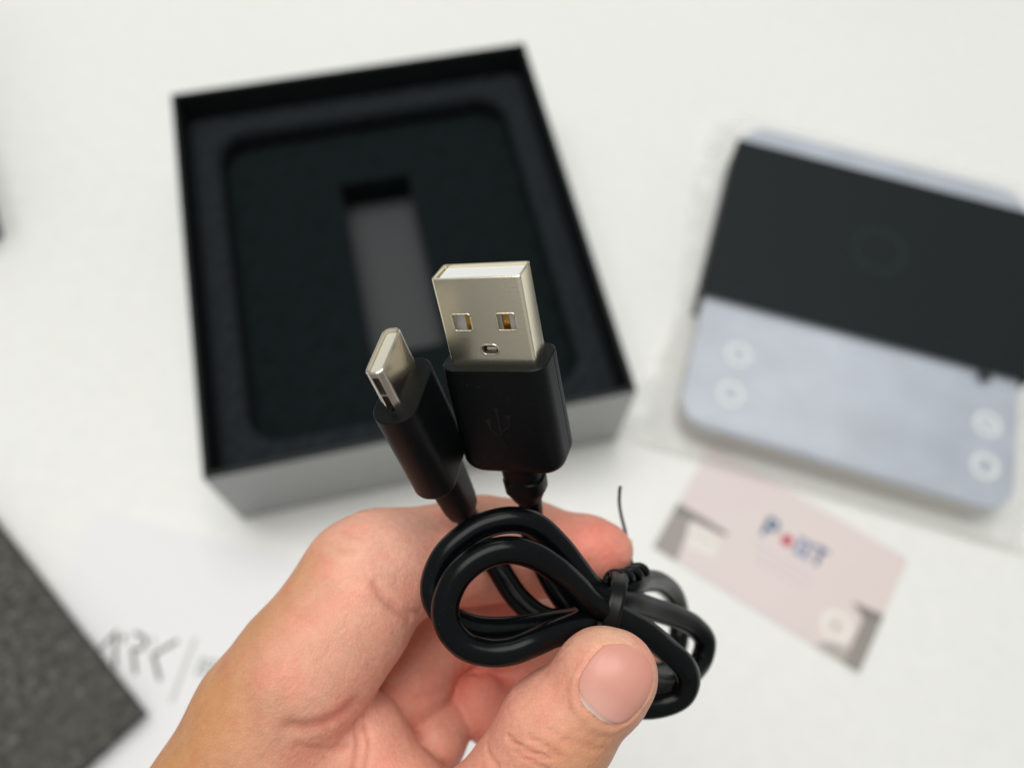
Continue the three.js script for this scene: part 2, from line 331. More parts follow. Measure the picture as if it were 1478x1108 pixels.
const dust = (() => {                                     // moulded rubber with specks of dust on it
  const n = 512, k = new Float32Array(n * n).fill(0);
  for (let q = 0; q < 210; q++) {
    const cx = rnd() * n, cy = rnd() * n, R = 1.2 + 2.6 * rnd() * rnd(), a = 0.08 + 0.34 * rnd() * rnd();
    for (let y = -5; y <= 5; y++) for (let x = -5; x <= 5; x++) { const i = ((Math.round(cy) + y + n) % n) * n + (Math.round(cx) + x + n) % n; k[i] = Math.max(k[i], a * (1 - smooth(Math.hypot(x, y), R * 0.5, R))); }
  }
  return noiseTexture(n, (u, v) => { const d = k[Math.round(v * n) * n + Math.round(u * n)] + 0.01 * per(u, v, 60, 2); return [0.036 + d, 0.046 + d, 0.052 + d]; }, true);
})();
const rubber = std(1, 1, 1, 0.42, { specularIntensity: 0.33,  map: rep(dust, 0.012), bumpMap: rep(fineNoise, 0.003), bumpScale: 0.00001 });
const cordDust = dust.clone(), rubberCord = std(0.55, 0.6, 0.66, 0.24, { specularIntensity: 0.32, map: cordDust });
cordDust.repeat.set(56, 1); cordDust.needsUpdate = true;
const nickelGrain = noiseTexture(128, () => { const k = 0.5 + 0.45 * (rnd() + rnd() - 1); return [k, k, k]; });
const nickel = std(0.93, 0.865, 0.68, 0.24, { metalness: 1, bumpMap: rep(nickelGrain, 0.014), bumpScale: 0.000009 });
const brightNickel = std(0.74, 0.68, 0.60, 0.20, { metalness: 1, bumpMap: rep(nickelGrain, 0.014), bumpScale: 0.000002 });
const gold = std(0.62, 0.36, 0.09, 0.3, { metalness: 1 });
const whitePlastic = std(0.72, 0.73, 0.72, 0.45), palePlastic = std(0.52, 0.51, 0.42, 0.4);

const cable = thing('usb_cable', 'coiled black cable with one wide and one small silver plug, held in the hand', 'cable', base);
{
  const pts = [pC(0, -21, 0), pC(0, -26, 0), zoomed(335, 330, 127), zoomed(400, 430, 125.5), zoomed(500, 575, 123.5), zoomed(620, 655, 121.5), zoomed(780, 640, 121), zoomed(880, 572, 122.4),   // off the small plug
    zoomed(960, 515, 125), zoomed(1030, 490, 133), zoomed(1095, 503, 141), zoomed(1150, 560, 147), zoomed(1170, 650, 150), zoomed(1160, 760, 148), zoomed(1110, 860, 142), zoomed(1010, 870, 133), zoomed(930, 760, 126), zoomed(880, 668, 122.4),   // rear loop on the right
    zoomed(780, 652, 119), zoomed(680, 668, 116), zoomed(540, 690, 113.5), zoomed(400, 698, 112), zoomed(280, 685, 111), zoomed(190, 640, 110.5), zoomed(140, 570, 110.5), zoomed(137, 490, 110.8), zoomed(190, 375, 111), zoomed(295, 282, 111.5), zoomed(390, 242, 112), zoomed(480, 234, 112.5), zoomed(570, 265, 113.2), zoomed(660, 345, 114.3), zoomed(735, 440, 115.6), zoomed(800, 520, 117), zoomed(878, 574, 118.6),   // outer loop on the left
    zoomed(960, 580, 122), zoomed(1050, 607, 127), zoomed(1150, 640, 132), zoomed(1232, 682, 136), zoomed(1277, 745, 138), zoomed(1266, 815, 138), zoomed(1215, 880, 135), zoomed(1130, 935, 131), zoomed(1030, 910, 127), zoomed(945, 790, 122), zoomed(878, 668, 118.6),   // middle loop on the right
    zoomed(800, 655, 114.5), zoomed(720, 684, 111.6), zoomed(640, 712, 109.6), zoomed(550, 752, 108), zoomed(450, 787, 107.2), zoomed(350, 791, 106.8), zoomed(260, 758, 106.6), zoomed(200, 690, 106.5), zoomed(182, 600, 106.5), zoomed(213, 500, 106.7), zoomed(285, 420, 107), zoomed(375, 373, 107.5), zoomed(465, 362, 108), zoomed(550, 382, 108.8), zoomed(640, 437, 110), zoomed(720, 507, 111.6), zoomed(800, 585, 113.2), zoomed(878, 626, 114.8),   // front loop on the left
    zoomed(960, 668, 116.5), zoomed(1040, 715, 118), zoomed(1120, 782, 120), zoomed(1185, 845, 121), zoomed(1205, 905, 122), zoomed(1180, 968, 122.5), zoomed(1110, 1008, 122.5), zoomed(1010, 1020, 122), zoomed(920, 990, 122), zoomed(860, 880, 122.5), zoomed(835, 770, 123), zoomed(800, 700, 124),   // front loop on the right
    zoomed(730, 630, 124), zoomed(650, 520, 125), zoomed(585, 390, 126), zoomed(550, 285, 126), pA(0, -25, 0), pA(0, -21, 0)];
  const smoothPath = new THREE.CatmullRomCurve3(pts, false, 'centripetal'), cordPath = new THREE.Curve();
  cordPath.getPoint = (t, to = V()) => { smoothPath.getPoint(t, to); const q = t * 48; return to.add(V(0.11 * noise3.noise(q, 1.5, 0), 0.11 * noise3.noise(q, 7.5, 3), 0.11 * noise3.noise(q, 3.5, 9))); };
  part('cord', held(new THREE.TubeGeometry(cordPath, 1500, 1.83, 22, false)), rubberCord, cable);

  // wide plug
  const rings = [ring(7.25, 3.6, 2.05, 0, 8, 0.12, -0.7), ring(7.42, 3.76, 2.2, -0.14, 8, 0.13, -0.7), ring(7.55, 3.8, 2.2, -15.0, 8, 0.13, -0.7)];
  for (let i = 1; i <= 8; i++) { const a = i / 8 * Math.PI / 2, s = 2.3; rings.push(ring(7.55 - s * (1 - Math.cos(a)), 3.8 - 1.1 * (1 - Math.cos(a)), 2.2 - 0.6 * (1 - Math.cos(a)), -15.0 - s * Math.sin(a), 8, 0.12, -0.7)); }
  const plug = part('usb_a_plug', onA(boxUV2(loft(rings, 0.55))), rubber, cable);
  plug.userData.label = 'wide plug with a black moulded grip and silver metal end';
  const strain = []; for (const [y, hw, ht] of [[-16.9, 3.0, 2.6], [-19.3, 2.95, 2.5], [-19.5, 2.75, 2.4], [-20.1, 2.75, 2.4], [-20.3, 3.1, 2.55], [-22.4, 3.05, 2.5], [-22.8, 2.7, 2.4], [-24.0, 2.2, 2.1], [-24.4, 1.9, 1.9]]) strain.push(ring(hw, ht, Math.min(hw, ht) * 0.8, y, 8));
  part('strain_relief', onA(boxUV2(loft(strain, 0.7))), rubber, plug);
  // metal shell: a folded tube with two square windows and an oval one on the front, the same on the back
  const L = 12.57, outer = [], inner = [];
  const sh = []; for (const y of [-1, L - 0.12]) sh.push(ring(6, 2.25, 0.5, y, 6)); sh.push(ring(5.9, 2.15, 0.42, L, 6)); sh.push(ring(5.72, 1.97, 0.3, L - 0.02, 6)); sh.push(ring(5.68, 1.93, 0.3, L - 0.25, 6)); sh.push(ring(5.68, 1.93, 0.3, -1, 6)); sh.push(ring(6, 2.25, 0.5, -1, 6));
  const prep = (g) => { g = g.clone(); if (!g.attributes.uv) g.setAttribute('uv', new THREE.Float32BufferAttribute(new Float32Array(g.attributes.position.count * 2), 2)); return g; };
  const ev = new Evaluator(); ev.attributes = ['position', 'normal', 'uv']; ev.useGroups = false;
  let shell = new Brush(prep(loft(sh, 0.5, false, false))); shell.updateMatrixWorld();
  const cut = (hw, hh, r, x, y) => { const g = toCreasedNormals(new THREE.ExtrudeGeometry(roundedRect(hw, hh, r), { depth: 1.4, bevelEnabled: false, curveSegments: 5 }), 0.6).translate(x, y, 1.6); const b = new Brush(prep(g)); b.updateMatrixWorld(); shell = ev.evaluate(shell, b, SUBTRACTION); shell.updateMatrixWorld(); };
  cut(1.28, 1.2, 0.32, -3.05, 6.3); cut(1.28, 1.2, 0.32, 3.05, 6.3); cut(1.18, 0.72, 0.66, 0, 2.28);
  part('metal_shell', onA(boxUV2(shell.geometry)), nickel, plug);
  // rolled rims round the windows
  for (const x of [-3.05, 3.05]) part('window_rim', onA(rimGeo(1.28, 1.2, 0.32, 0.11).translate(x, 6.3, 2.24)), nickel, plug);
  part('window_rim', onA(rimGeo(1.18, 0.72, 0.66, 0.13).translate(0, 2.28, 2.24)), brightNickel, plug);
  part('spring_tab', onA(new RoundedBoxGeometry(1.5, 0.55, 0.5, 3, 0.22).translate(0.15, 2.25, 1.75)), brightNickel, plug);
  part('plastic_tongue', onA(new RoundedBoxGeometry(11.1, L + 0.2, 2.9, 2, 0.15).translate(0.14, L / 2 - 0.5, -0.43)), whitePlastic, plug);
  for (const x of [-2.55, -0.85, 0.85, 2.55]) part('gold_contact', onA(new RoundedBoxGeometry(0.95, 9.2, 0.16, 2, 0.05).translate(x, 6.0, 1.05)), gold, plug);
  part('gold_contact', onA(new RoundedBoxGeometry(0.5, 3, 0.16, 2, 0.05).translate(4.25, 6.3, 1.05)), gold, plug);
  // raised trident emblem on the grip
  const em = [];
  const bar = (x0, y0, x1, y1, w) => { const len = Math.hypot(x1 - x0, y1 - y0); em.push(new THREE.BoxGeometry(w, len, 0.15).rotateZ(-Math.atan2(x1 - x0, y1 - y0)).translate((x0 + x1) / 2, (y0 + y1) / 2, 3.78)); };
  const disc = (x, y, r, seg = 20) => em.push(new THREE.CylinderGeometry(r, r, 0.16, seg).rotateX(Math.PI / 2).translate(x, y, 3.78));
  bar(-0.3, -12.4, -0.3, -6.4, 0.36); disc(-0.3, -12.2, 0.8); disc(-0.3, -6.1, 0.62, 3);
  bar(-0.3, -10.6, -1.75, -9.4, 0.32); bar(-1.75, -9.4, -1.75, -8.2, 0.32); disc(-1.75, -8.0, 0.45);
  bar(-0.3, -9.8, 1.15, -8.6, 0.32); bar(1.15, -8.6, 1.15, -7.5, 0.32); em.push(new THREE.BoxGeometry(0.8, 0.8, 0.16).translate(1.15, -7.3, 3.78));
  part('trident_emblem', onA(mergeGeometries(em.map((g) => { g = g.toNonIndexed(); g.deleteAttribute('uv'); return g; }))), std(0.004, 0.0045, 0.005, 0.26, { specularIntensity: 0.7 }), plug);

  // small oval plug
  const cr = [ring(5.85, 2.95, 2.75, 0, 10), ring(6.0, 3.1, 2.9, -0.16, 10), ring(6.0, 3.1, 2.9, -15.6, 10)];
  for (let i = 1; i <= 6; i++) { const a = i / 6 * Math.PI / 2, s = 1.0; cr.push(ring(6.0 - s * (1 - Math.cos(a)), 3.1 - 0.7 * (1 - Math.cos(a)), 2.9 - 0.7 * (1 - Math.cos(a)), -15.6 - s * Math.sin(a), 10)); }
  const plugC = part('usb_c_plug', onC(boxUV2(loft(cr, 0.5))), rubber, cable);
  plugC.userData.label = 'small oval plug with a slim black grip';
  const sc = []; for (const [y, hw, ht] of [[-16, 3.6, 2.5], [-19, 3.45, 2.45], [-24.5, 3.1, 2.3], [-26.2, 2.8, 2.15], [-26.8, 1.9, 1.9]]) sc.push(ring(hw, ht, Math.min(hw, ht) * 0.92, y, 8));
  part('strain_relief', onC(boxUV2(loft(sc, 0.7))), rubber, plugC);
  const LC = 7.1, cs = [ring(4.17, 1.28, 1.0, -1, 10), ring(4.17, 1.28, 1.0, LC - 0.22, 10), ring(4.1, 1.21, 0.98, LC - 0.06, 10), ring(4.0, 1.11, 0.92, LC, 10), ring(3.86, 0.97, 0.84, LC - 0.04, 10), ring(3.82, 0.93, 0.82, LC - 0.3, 10), ring(3.82, 0.93, 0.82, -0.9, 10)];
  let shellC = new Brush(prep(loft(cs, 0.5, false, false))); shellC.updateMatrixWorld();
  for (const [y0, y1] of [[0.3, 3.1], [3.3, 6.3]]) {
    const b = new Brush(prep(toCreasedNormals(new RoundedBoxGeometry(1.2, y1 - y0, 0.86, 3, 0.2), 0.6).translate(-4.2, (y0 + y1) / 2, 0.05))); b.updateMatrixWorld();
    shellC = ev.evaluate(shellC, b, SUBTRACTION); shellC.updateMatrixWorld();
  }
  const sideShell = part('metal_shell', onC(boxUV2(shellC.geometry)), brightNickel, plugC);
  part('dark_reflection_strip', onC(new RoundedBoxGeometry(0.06, 6.3, 0.95, 2, 0.02).translate(-3.86, 3.25, 0.05)), std(0.008, 0.007, 0.006, 0.5), plugC);  // dark strip and its slots added to stand for a dark reflection
  const paleFilling = [ring(3.8, 0.91, 0.8, 0.5, 8), ring(3.8, 0.91, 0.8, LC - 0.62, 8), ring(3.7, 0.8, 0.7, LC - 0.54, 8)];
  part('plastic_tongue', onC(loft(paleFilling, 0.5)), palePlastic, plugC);  // pale filling added to brighten the opening
}
function boxUV2(g) {                                       // as boxUV, from millimetres to metres
  g = boxUV(g); const uv = g.attributes.uv; for (let i = 0; i < uv.count; i++) uv.setXY(i, uv.getX(i) / 1000, uv.getY(i) / 1000); return g;
}
function rimGeo(hw, hh, r, tubeR) {
  const pts = roundedRect(hw, hh, r).getPoints(5).map((p) => V(p.x, p.y, 0)); if (pts[0].distanceTo(pts[pts.length - 1]) < 1e-3) pts.pop();
  return new THREE.TubeGeometry(new THREE.CatmullRomCurve3(pts, true, 'catmullrom', 0.15), 80, tubeR, 8, true);
}

// ------------------------------------------------------------------ twist tie
{
  const tie = thing('twist_tie', 'black twist tie round the coiled cable with one thin wire end sticking up', 'cable tie', base);
  const mat = std(0.003, 0.0035, 0.004, 0.35, { specularIntensity: 0.45 });
  // band
  const up = zoomed(905, 525, 116).sub(zoomed(862, 695, 116)).normalize(), deep = V(0.12, 0, -1).normalize(), along = V().crossVectors(up, deep).normalize();
  const c = zoomed(882, 615, 118.4), rings = [], n = 64;
  const sec = (k) => { const a = k / n * Math.PI * 2, e = 2.6, ca = Math.cos(a), sa = Math.sin(a); const rad = 1 / Math.pow(Math.pow(Math.abs(ca) / 5.1, e) + Math.pow(Math.abs(sa) / 5.9, e), 1 / e); return c.clone().addScaledVector(up, ca * rad).addScaledVector(deep, sa * rad); };
  for (let k = 0; k <= n; k++) {
    const p = sec(k), out = p.clone().sub(c).normalize();
    rings.push([[-1.15, 0], [-1.0, 0.2], [-0.6, 0.24], [0, 0.12], [0.6, 0.24], [1.0, 0.2], [1.15, 0], [0, -0.1]].map(([a, o]) => p.clone().addScaledVector(along, a).addScaledVector(out, o)));
  }
  part('band', held(loft(rings, 0.9, false, false)), mat, tie);
  // twisted knot
  const k0 = zoomed(868, 492, 119), k1 = zoomed(1012, 448, 127), ax = k1.clone().sub(k0), u = V(0, 0, 1).cross(ax).normalize(), w = ax.clone().normalize().cross(u);
  for (const ph of [0, Math.PI]) {
    const q = []; for (let i = 0; i <= 40; i++) { const t = i / 40, a = ph + t * Math.PI * 4.6, r = 0.75 + 0.15 * Math.sin(t * 9); q.push(k0.clone().addScaledVector(ax, t).addScaledVector(u, Math.cos(a) * r).addScaledVector(w, Math.sin(a) * r)); }
    part('twisted_strand', held(tube(q, 0.62, 160, 10)), mat, tie);
  }
  part('wire_end', held(tube([zoomed(1005, 452, 127), zoomed(975, 425, 130), zoomed(962, 385, 134), zoomed(952, 330, 138), zoomed(938, 270, 139), zoomed(924, 215, 138), zoomed(916, 160, 136), zoomed(917, 120, 135), zoomed(920, 94, 134.5)], 0.27, 90, 10)), mat, tie);
}

// ------------------------------------------------------------------ the hand (millimetres about the lens)
{
  const caps = [];                                           // [group, a, b, ra, rb]
  const cap = (g, a, b, ra, rb) => caps.push({ g, ax: a.x, ay: a.y, az: a.z, bx: b.x - a.x, by: b.y - a.y, bz: b.z - a.z, l2: a.distanceToSquared(b), ra, dr: rb - ra });
  const G = { index: 0, palm: 1, pad: 2, thenar: 3, middle: 4, ring: 5, tip: 6, thumb: 7 };
  // index finger
  cap(G.index, at(308, 1176, 119), at(386, 1036, 119.5), 11.2, 10.2); cap(G.index, at(386, 1036, 119.5), at(522, 850, 124), 10.1, 9.2);
  cap(G.index, at(522, 838, 124.5), at(550, 824, 126), 8.9, 8.5);
  cap(G.index, at(440, 968, 117.5), at(500, 900, 120.5), 9.9, 8.9);            // soft underside of the first joint
  cap(G.index, at(548, 818, 128), at(690, 793, 136), 8.5, 8.2); cap(G.index, at(690, 793, 136), at(762, 792, 137), 8.1, 7.5);
  cap(G.index, at(762, 792, 137), at(850, 795, 133.5), 7.3, 5.0); cap(G.index, at(850, 795, 133.5), at(880, 796, 132.5), 5.0, 3.5); cap(G.index, at(790, 800, 132.5), at(850, 800, 131.5), 6.0, 4.8);
  // palm behind and below the frame
  cap(G.palm, at(335, 1220, 122), at(440, 1500, 126), 12, 17); cap(G.palm, at(330, 1230, 124), at(560, 1240, 128), 11, 11); cap(G.palm, at(420, 1420, 126), at(640, 1330, 122), 17, 13);
  cap(G.palm, at(430, 1470, 126), at(430, 1800, 122), 19, 21); cap(G.palm, at(520, 1500, 126), at(530, 1800, 124), 18, 20);
  cap(G.palm, at(345, 1165, 120), at(470, 1105, 121), 9, 7.4);
  // ball of the palm in front of the middle finger
  cap(G.pad, at(452, 1088, 121), at(520, 1068, 122.5), 7.2, 6.6); cap(G.pad, at(500, 1062, 122), at(572, 1165, 121), 6.9, 7.8); cap(G.pad, at(572, 1165, 121), at(550, 1290, 122), 7.8, 11);
  // middle finger behind
  cap(G.middle, at(480, 1120, 131), at(578, 995, 135), 8.6, 7.9); cap(G.middle, at(578, 995, 135), at(628, 905, 142), 7.7, 7.8); cap(G.middle, at(630, 900, 143), at(800, 930, 148), 8.0, 7.4); cap(G.middle, at(800, 930, 148), at(905, 960, 142), 7.2, 6);
  // ring finger
  cap(G.ring, at(580, 1150, 134), at(625, 1072, 131.5), 6.0, 4.9); cap(G.ring, at(625, 1072, 131.5), at(645, 1048, 134), 4.7, 4.1);
  cap(G.tip, at(692, 1018, 137), at(745, 1050, 140), 5.2, 6.0); cap(G.tip, at(745, 1040, 141), at(760, 960, 146), 6.0, 6.5);
  // thumb
  cap(G.thumb, at(886, 972, 107.4), at(868, 992, 107.8), 5.2, 5.65); cap(G.thumb, at(868, 992, 107.8), at(806, 1051, 110), 5.8, 7.3); cap(G.thumb, at(806, 1051, 110), at(708, 1190, 116), 7.4, 8.1);
  cap(G.thumb, at(864, 966, 107.8), at(884, 970, 107.5), 5.2, 5.0);
  cap(G.thumb, at(708, 1190, 116), at(612, 1345, 120), 8.3, 12);
  const NG = 8, kin = [3.2, 6, 3, 3, 2.2, 2, 2, 2.4];

  const smin = (a, b, k) => { const h = Math.max(k - Math.abs(a - b), 0) / k; return Math.min(a, b) - h * h * k * 0.25; };
  const gd = new Float64Array(NG);
  function flesh(x, y, z) {
    gd.fill(1e3);
    for (const c of caps) {
      const px = x - c.ax, py = y - c.ay, pz = z - c.az; let t = (px * c.bx + py * c.by + pz * c.bz) / c.l2; t = t < 0 ? 0 : t > 1 ? 1 : t;
      const dx = px - c.bx * t, dy = py - c.by * t, dz = pz - c.bz * t, d = Math.sqrt(dx * dx + dy * dy + dz * dz) - c.ra - c.dr * t;
      gd[c.g] = gd[c.g] > 900 ? d : smin(gd[c.g], d, kin[c.g]);
    }
    let d = smin(gd[0], gd[1], 5);
    d = smin(d, gd[2], 1.3); d = smin(d, gd[4], 0.7); d = smin(d, gd[5], 1.0); d = smin(d, gd[6], 0.8);
    return smin(d, gd[7], 0.7);
  }
  // nail frame on the thumb
  const nailC = at(896, 963, 102.0), nailA = V(0.60, 0.79, -0.14).normalize(), nailN0 = V(0.20, 0.04, 1).normalize(), nailS = V().crossVectors(nailA, nailN0).normalize(), nailN = V().crossVectors(nailS, nailA).normalize();
  const NL = 7.5, NW = 6.8;
  const onThumb = (u, v) => {                                // the closest place on the flesh to a spot of the nail's plane
    const p = nailC.clone().addScaledVector(nailS, u * NW).addScaledVector(nailA, v * NL).addScaledVector(nailN, 1.5), n = V(), e = 0.05;
    for (let k = 0; k < 14; k++) {
      const d = flesh(p.x, p.y, p.z); n.set(flesh(p.x + e, p.y, p.z) - flesh(p.x - e, p.y, p.z), flesh(p.x, p.y + e, p.z) - flesh(p.x, p.y - e, p.z), flesh(p.x, p.y, p.z + e) - flesh(p.x, p.y, p.z - e)).normalize();
      p.addScaledVector(n, -d * 0.9);
    }
    return [p, n];
  };
  const nailRound = (u, v) => { const q = v < 0 ? 3.3 : 2.6; return Math.pow(Math.pow(Math.abs(u), q) + Math.pow(Math.abs(v), q), 1 / q); };
  // creases: [points, depth, width]
  const creases = [];
  const crease = (pts, depth, width) => {
    const c = V(); pts.forEach((p) => c.add(p)); c.divideScalar(pts.length); let r = 0; pts.forEach((p) => { r = Math.max(r, p.distanceTo(c)); });
    const curve = new THREE.CatmullRomCurve3(pts).getPoints(pts.length * 3), s = [];
    for (let i = 0; i < curve.length - 1; i++) s.push([curve[i], curve[i + 1].clone().sub(curve[i])]);
    creases.push({ s, depth, width, c, r: r + width * 3.2 });
  };
  const hits = (px, py, d0) => {                             // where a sight line first meets the flesh
    const dir = at(px, py, 1); let t = d0 ?? 90;
    for (let i = 0; i < 90; i++) { const p = dir.clone().multiplyScalar(t), d = flesh(p.x, p.y, p.z); if (d < 0.02) return p; t += d * 0.9; if (t > 190) break; }
    return dir.multiplyScalar(t);
  };
  const line = (px, depth, width) => crease(px.map(([a, b]) => hits(a, b)), depth, width);
  line([[418, 1050], [455, 1049], [482, 1038], [506, 1022]], 0.6, 1.1);
  line([[514, 1042], [518, 1065], [516, 1090], [510, 1120]], 0.45, 0.55); line([[528, 1050], [534, 1072], [531, 1095], [524, 1125]], 0.4, 0.5);
  line([[542, 842], [556, 862], [573, 880], [592, 892]], 0.38, 0.75); line([[566, 872], [585, 884], [608, 882]], 0.3, 0.45);
  line([[733, 1064], [758, 1082], [790, 1094]], 0.34, 0.42); line([[762, 1064], [785, 1076], [806, 1092]], 0.26, 0.4); line([[702, 1080], [708, 1094], [718, 1106]], 0.3, 0.45); line([[745, 1086], [768, 1100], [790, 1112]], 0.2, 0.4);
  line([[820, 1066], [846, 1078], [868, 1082]], 0.14, 0.4); line([[790, 1052], [808, 1062], [826, 1078]], 0.14, 0.35);
  line([[455, 795], [470, 808], [488, 815]], 0.14, 0.5); line([[470, 780], [490, 790], [512, 792]], 0.16, 0.5); line([[500, 766], [520, 776], [540, 774]], 0.14, 0.5);
  line([[600, 1008], [622, 1003], [645, 990]], 0.14, 0.6); line([[430, 1075], [470, 1083], [500, 1080]], 0.2, 0.6); line([[600, 1062], [618, 1085], [640, 1106]], 0.35, 0.6);
  line([[690, 972], [686, 965], [692, 960]], 0.8, 0.7);
  const rimOf = (k, a0, a1) => { const out = []; for (let i = 0; i <= 26; i++) { const a = lerp(a0, a1, i / 26), u = Math.cos(a), v = Math.sin(a), f = k / nailRound(u, v); out.push(onThumb(u * f, v * f)[0]); } return out; };
  crease(rimOf(1.0, Math.PI * 0.9, Math.PI * 2.1), 0.16, 0.32); crease(rimOf(1.13, Math.PI * 1.0, Math.PI * 2.0), -0.15, 0.5);
  let creaseHit = 0;
  function carve(x, y, z) {
    let sum = 0; creaseHit = 0;
    for (const c of creases) {
      const ex = x - c.c.x, ey = y - c.c.y, ez = z - c.c.z; if (ex * ex + ey * ey + ez * ez > c.r * c.r) continue;
      let best = 1e9;
      for (const [a, b] of c.s) { const px = x - a.x, py = y - a.y, pz = z - a.z; let t = (px * b.x + py * b.y + pz * b.z) / (b.x * b.x + b.y * b.y + b.z * b.z); t = t < 0 ? 0 : t > 1 ? 1 : t; const dx = px - b.x * t, dy = py - b.y * t, dz = pz - b.z * t; best = Math.min(best, dx * dx + dy * dy + dz * dz); }
      const k = Math.exp(-best / (c.width * c.width)); sum += c.depth * k; creaseHit = Math.max(creaseHit, k * clamp(c.depth * 1.6, 0, 1));
    }
    return sum;
  }
  function skin(x, y, z) {
    let d = flesh(x, y, z);
    if (d > 3 || d < -4) return d;
    d += carve(x, y, z);
    return d + 0.16 * noise3.noise(x * 0.16, y * 0.16, z * 0.16) + 0.05 * noise3.noise(x * 0.5, y * 0.5, z * 0.5);
  }
  const micro = (x, y, z) => 0.04 * noise3.noise(x * 1.9, y * 1.9, z * 1.9) + 0.035 * Math.abs(noise3.noise(x * 2.7 + y * 1.3, y * 2.9, z * 2.8));

  // surface nets on a sparse grid
  const h = 0.5, CB = 8, bs = h * CB, lo = V(-66, -142, -172), hi = V(34, -10, -94);
  const nb = [0, 1, 2].map((k) => Math.ceil((hi.getComponent(k) - lo.getComponent(k)) / bs));
  const N = nb.map((n) => n * CB + 1), field = new Map(), key = (i, j, k) => (i * N[1] + j) * N[2] + k;
  const vert = new Map(), pos = [], quads = [];
  const active = [];
  for (let a = 0; a < nb[0]; a++) for (let b = 0; b < nb[1]; b++) for (let c = 0; c < nb[2]; c++) {
    const x = lo.x + (a + 0.5) * bs, y = lo.y + (b + 0.5) * bs, z = lo.z + (c + 0.5) * bs;
    if (Math.abs(flesh(x, y, z)) < bs * 0.87 + 1.6) active.push([a, b, c]);
  }
  const F = (i, j, k) => { const q = key(i, j, k); let v = field.get(q); if (v === undefined) { v = skin(lo.x + i * h, lo.y + j * h, lo.z + k * h); field.set(q, v); } return v; };
  const E8 = [[0, 1], [2, 3], [4, 5], [6, 7], [0, 2], [1, 3], [4, 6], [5, 7], [0, 4], [1, 5], [2, 6], [3, 7]];
  const corner = new Float64Array(8);
  for (const [a, b, c] of active) for (let i = a * CB; i < (a + 1) * CB; i++) for (let j = b * CB; j < (b + 1) * CB; j++) for (let k = c * CB; k < (c + 1) * CB; k++) {
    let mask = 0;
    for (let q = 0; q < 8; q++) { corner[q] = F(i + (q & 1), j + (q >> 1 & 1), k + (q >> 2 & 1)); if (corner[q] < 0) mask |= 1 << q; }
    if (mask === 0 || mask === 255) continue;
    let sx = 0, sy = 0, sz = 0, n = 0;
    for (const [p, q] of E8) {
      const fp = corner[p], fq = corner[q]; if (fp < 0 === fq < 0) continue; const t = fp / (fp - fq);
      sx += (p & 1) + t * ((q & 1) - (p & 1)); sy += (p >> 1 & 1) + t * ((q >> 1 & 1) - (p >> 1 & 1)); sz += (p >> 2 & 1) + t * ((q >> 2 & 1) - (p >> 2 & 1)); n++;
    }
    vert.set(key(i, j, k), pos.length / 3); pos.push(lo.x + (i + sx / n) * h, lo.y + (j + sy / n) * h, lo.z + (k + sz / n) * h);
    const f0 = corner[0] < 0;
    if (f0 !== corner[1] < 0) quads.push([[i, j - 1, k - 1], [i, j, k - 1], [i, j, k], [i, j - 1, k], f0]);
    if (f0 !== corner[2] < 0) quads.push([[i - 1, j, k - 1], [i - 1, j, k], [i, j, k], [i, j, k - 1], f0]);
    if (f0 !== corner[4] < 0) quads.push([[i - 1, j - 1, k], [i, j - 1, k], [i, j, k], [i - 1, j, k], f0]);
  }
  const idx = [];
  for (const [p, q, r, s, f] of quads) {
    const v = [p, q, r, s].map((t) => vert.get(key(...t))); if (v.some((t) => t === undefined)) continue;
    f ? idx.push(v[0], v[1], v[2], v[0], v[2], v[3]) : idx.push(v[0], v[2], v[1], v[0], v[3], v[2]);
  }
  // normals from the field with the fine relief of skin, colours from skin tones with some light painted in
  const nv = pos.length / 3, nor = new Float32Array(nv * 3), col = new Float32Array(nv * 3), e = 0.12;
  const tones = [];                                          // [point, reach in mm, r, g, b, strength]
  const tone = (px, py, d, reach, c, s) => tones.push([at(px, py, d), reach, c, s]);
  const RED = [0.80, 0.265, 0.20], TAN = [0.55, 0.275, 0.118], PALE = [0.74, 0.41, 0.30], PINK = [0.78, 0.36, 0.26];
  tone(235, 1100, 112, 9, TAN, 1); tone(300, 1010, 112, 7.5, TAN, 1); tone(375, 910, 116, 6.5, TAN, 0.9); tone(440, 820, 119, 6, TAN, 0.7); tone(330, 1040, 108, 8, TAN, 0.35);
  tone(520, 770, 117, 6, PALE, 0.5); tone(430, 990, 107, 9, PALE, 0.3); tone(590, 800, 119, 9, [0.90, 0.50, 0.375], 1); tone(660, 760, 124, 7, [0.82, 0.43, 0.31], 0.6); tone(606, 987, 127, 7, [0.84, 0.40, 0.30], 0.5); tone(590, 985, 127, 7, PINK, 0.8);  // paler tones painted in to lift skin shaded by the plugs
  tone(880, 795, 125, 8, RED, 0.85); tone(830, 780, 124, 8, RED, 0.5); tone(690, 850, 122, 9, RED, 0.55); tone(600, 860, 119, 6, PINK, 0.6); tone(700, 1010, 134, 8, RED, 0.8); tone(640, 1060, 127, 6, PINK, 0.8); tone(720, 950, 140, 10, RED, 0.8);
  tone(520, 1080, 116, 8, PINK, 0.7); tone(560, 1090, 116, 6, PINK, 0.7); tone(430, 940, 108, 5, RED, 0.12); tone(500, 1045, 114, 5, RED, 0.3);
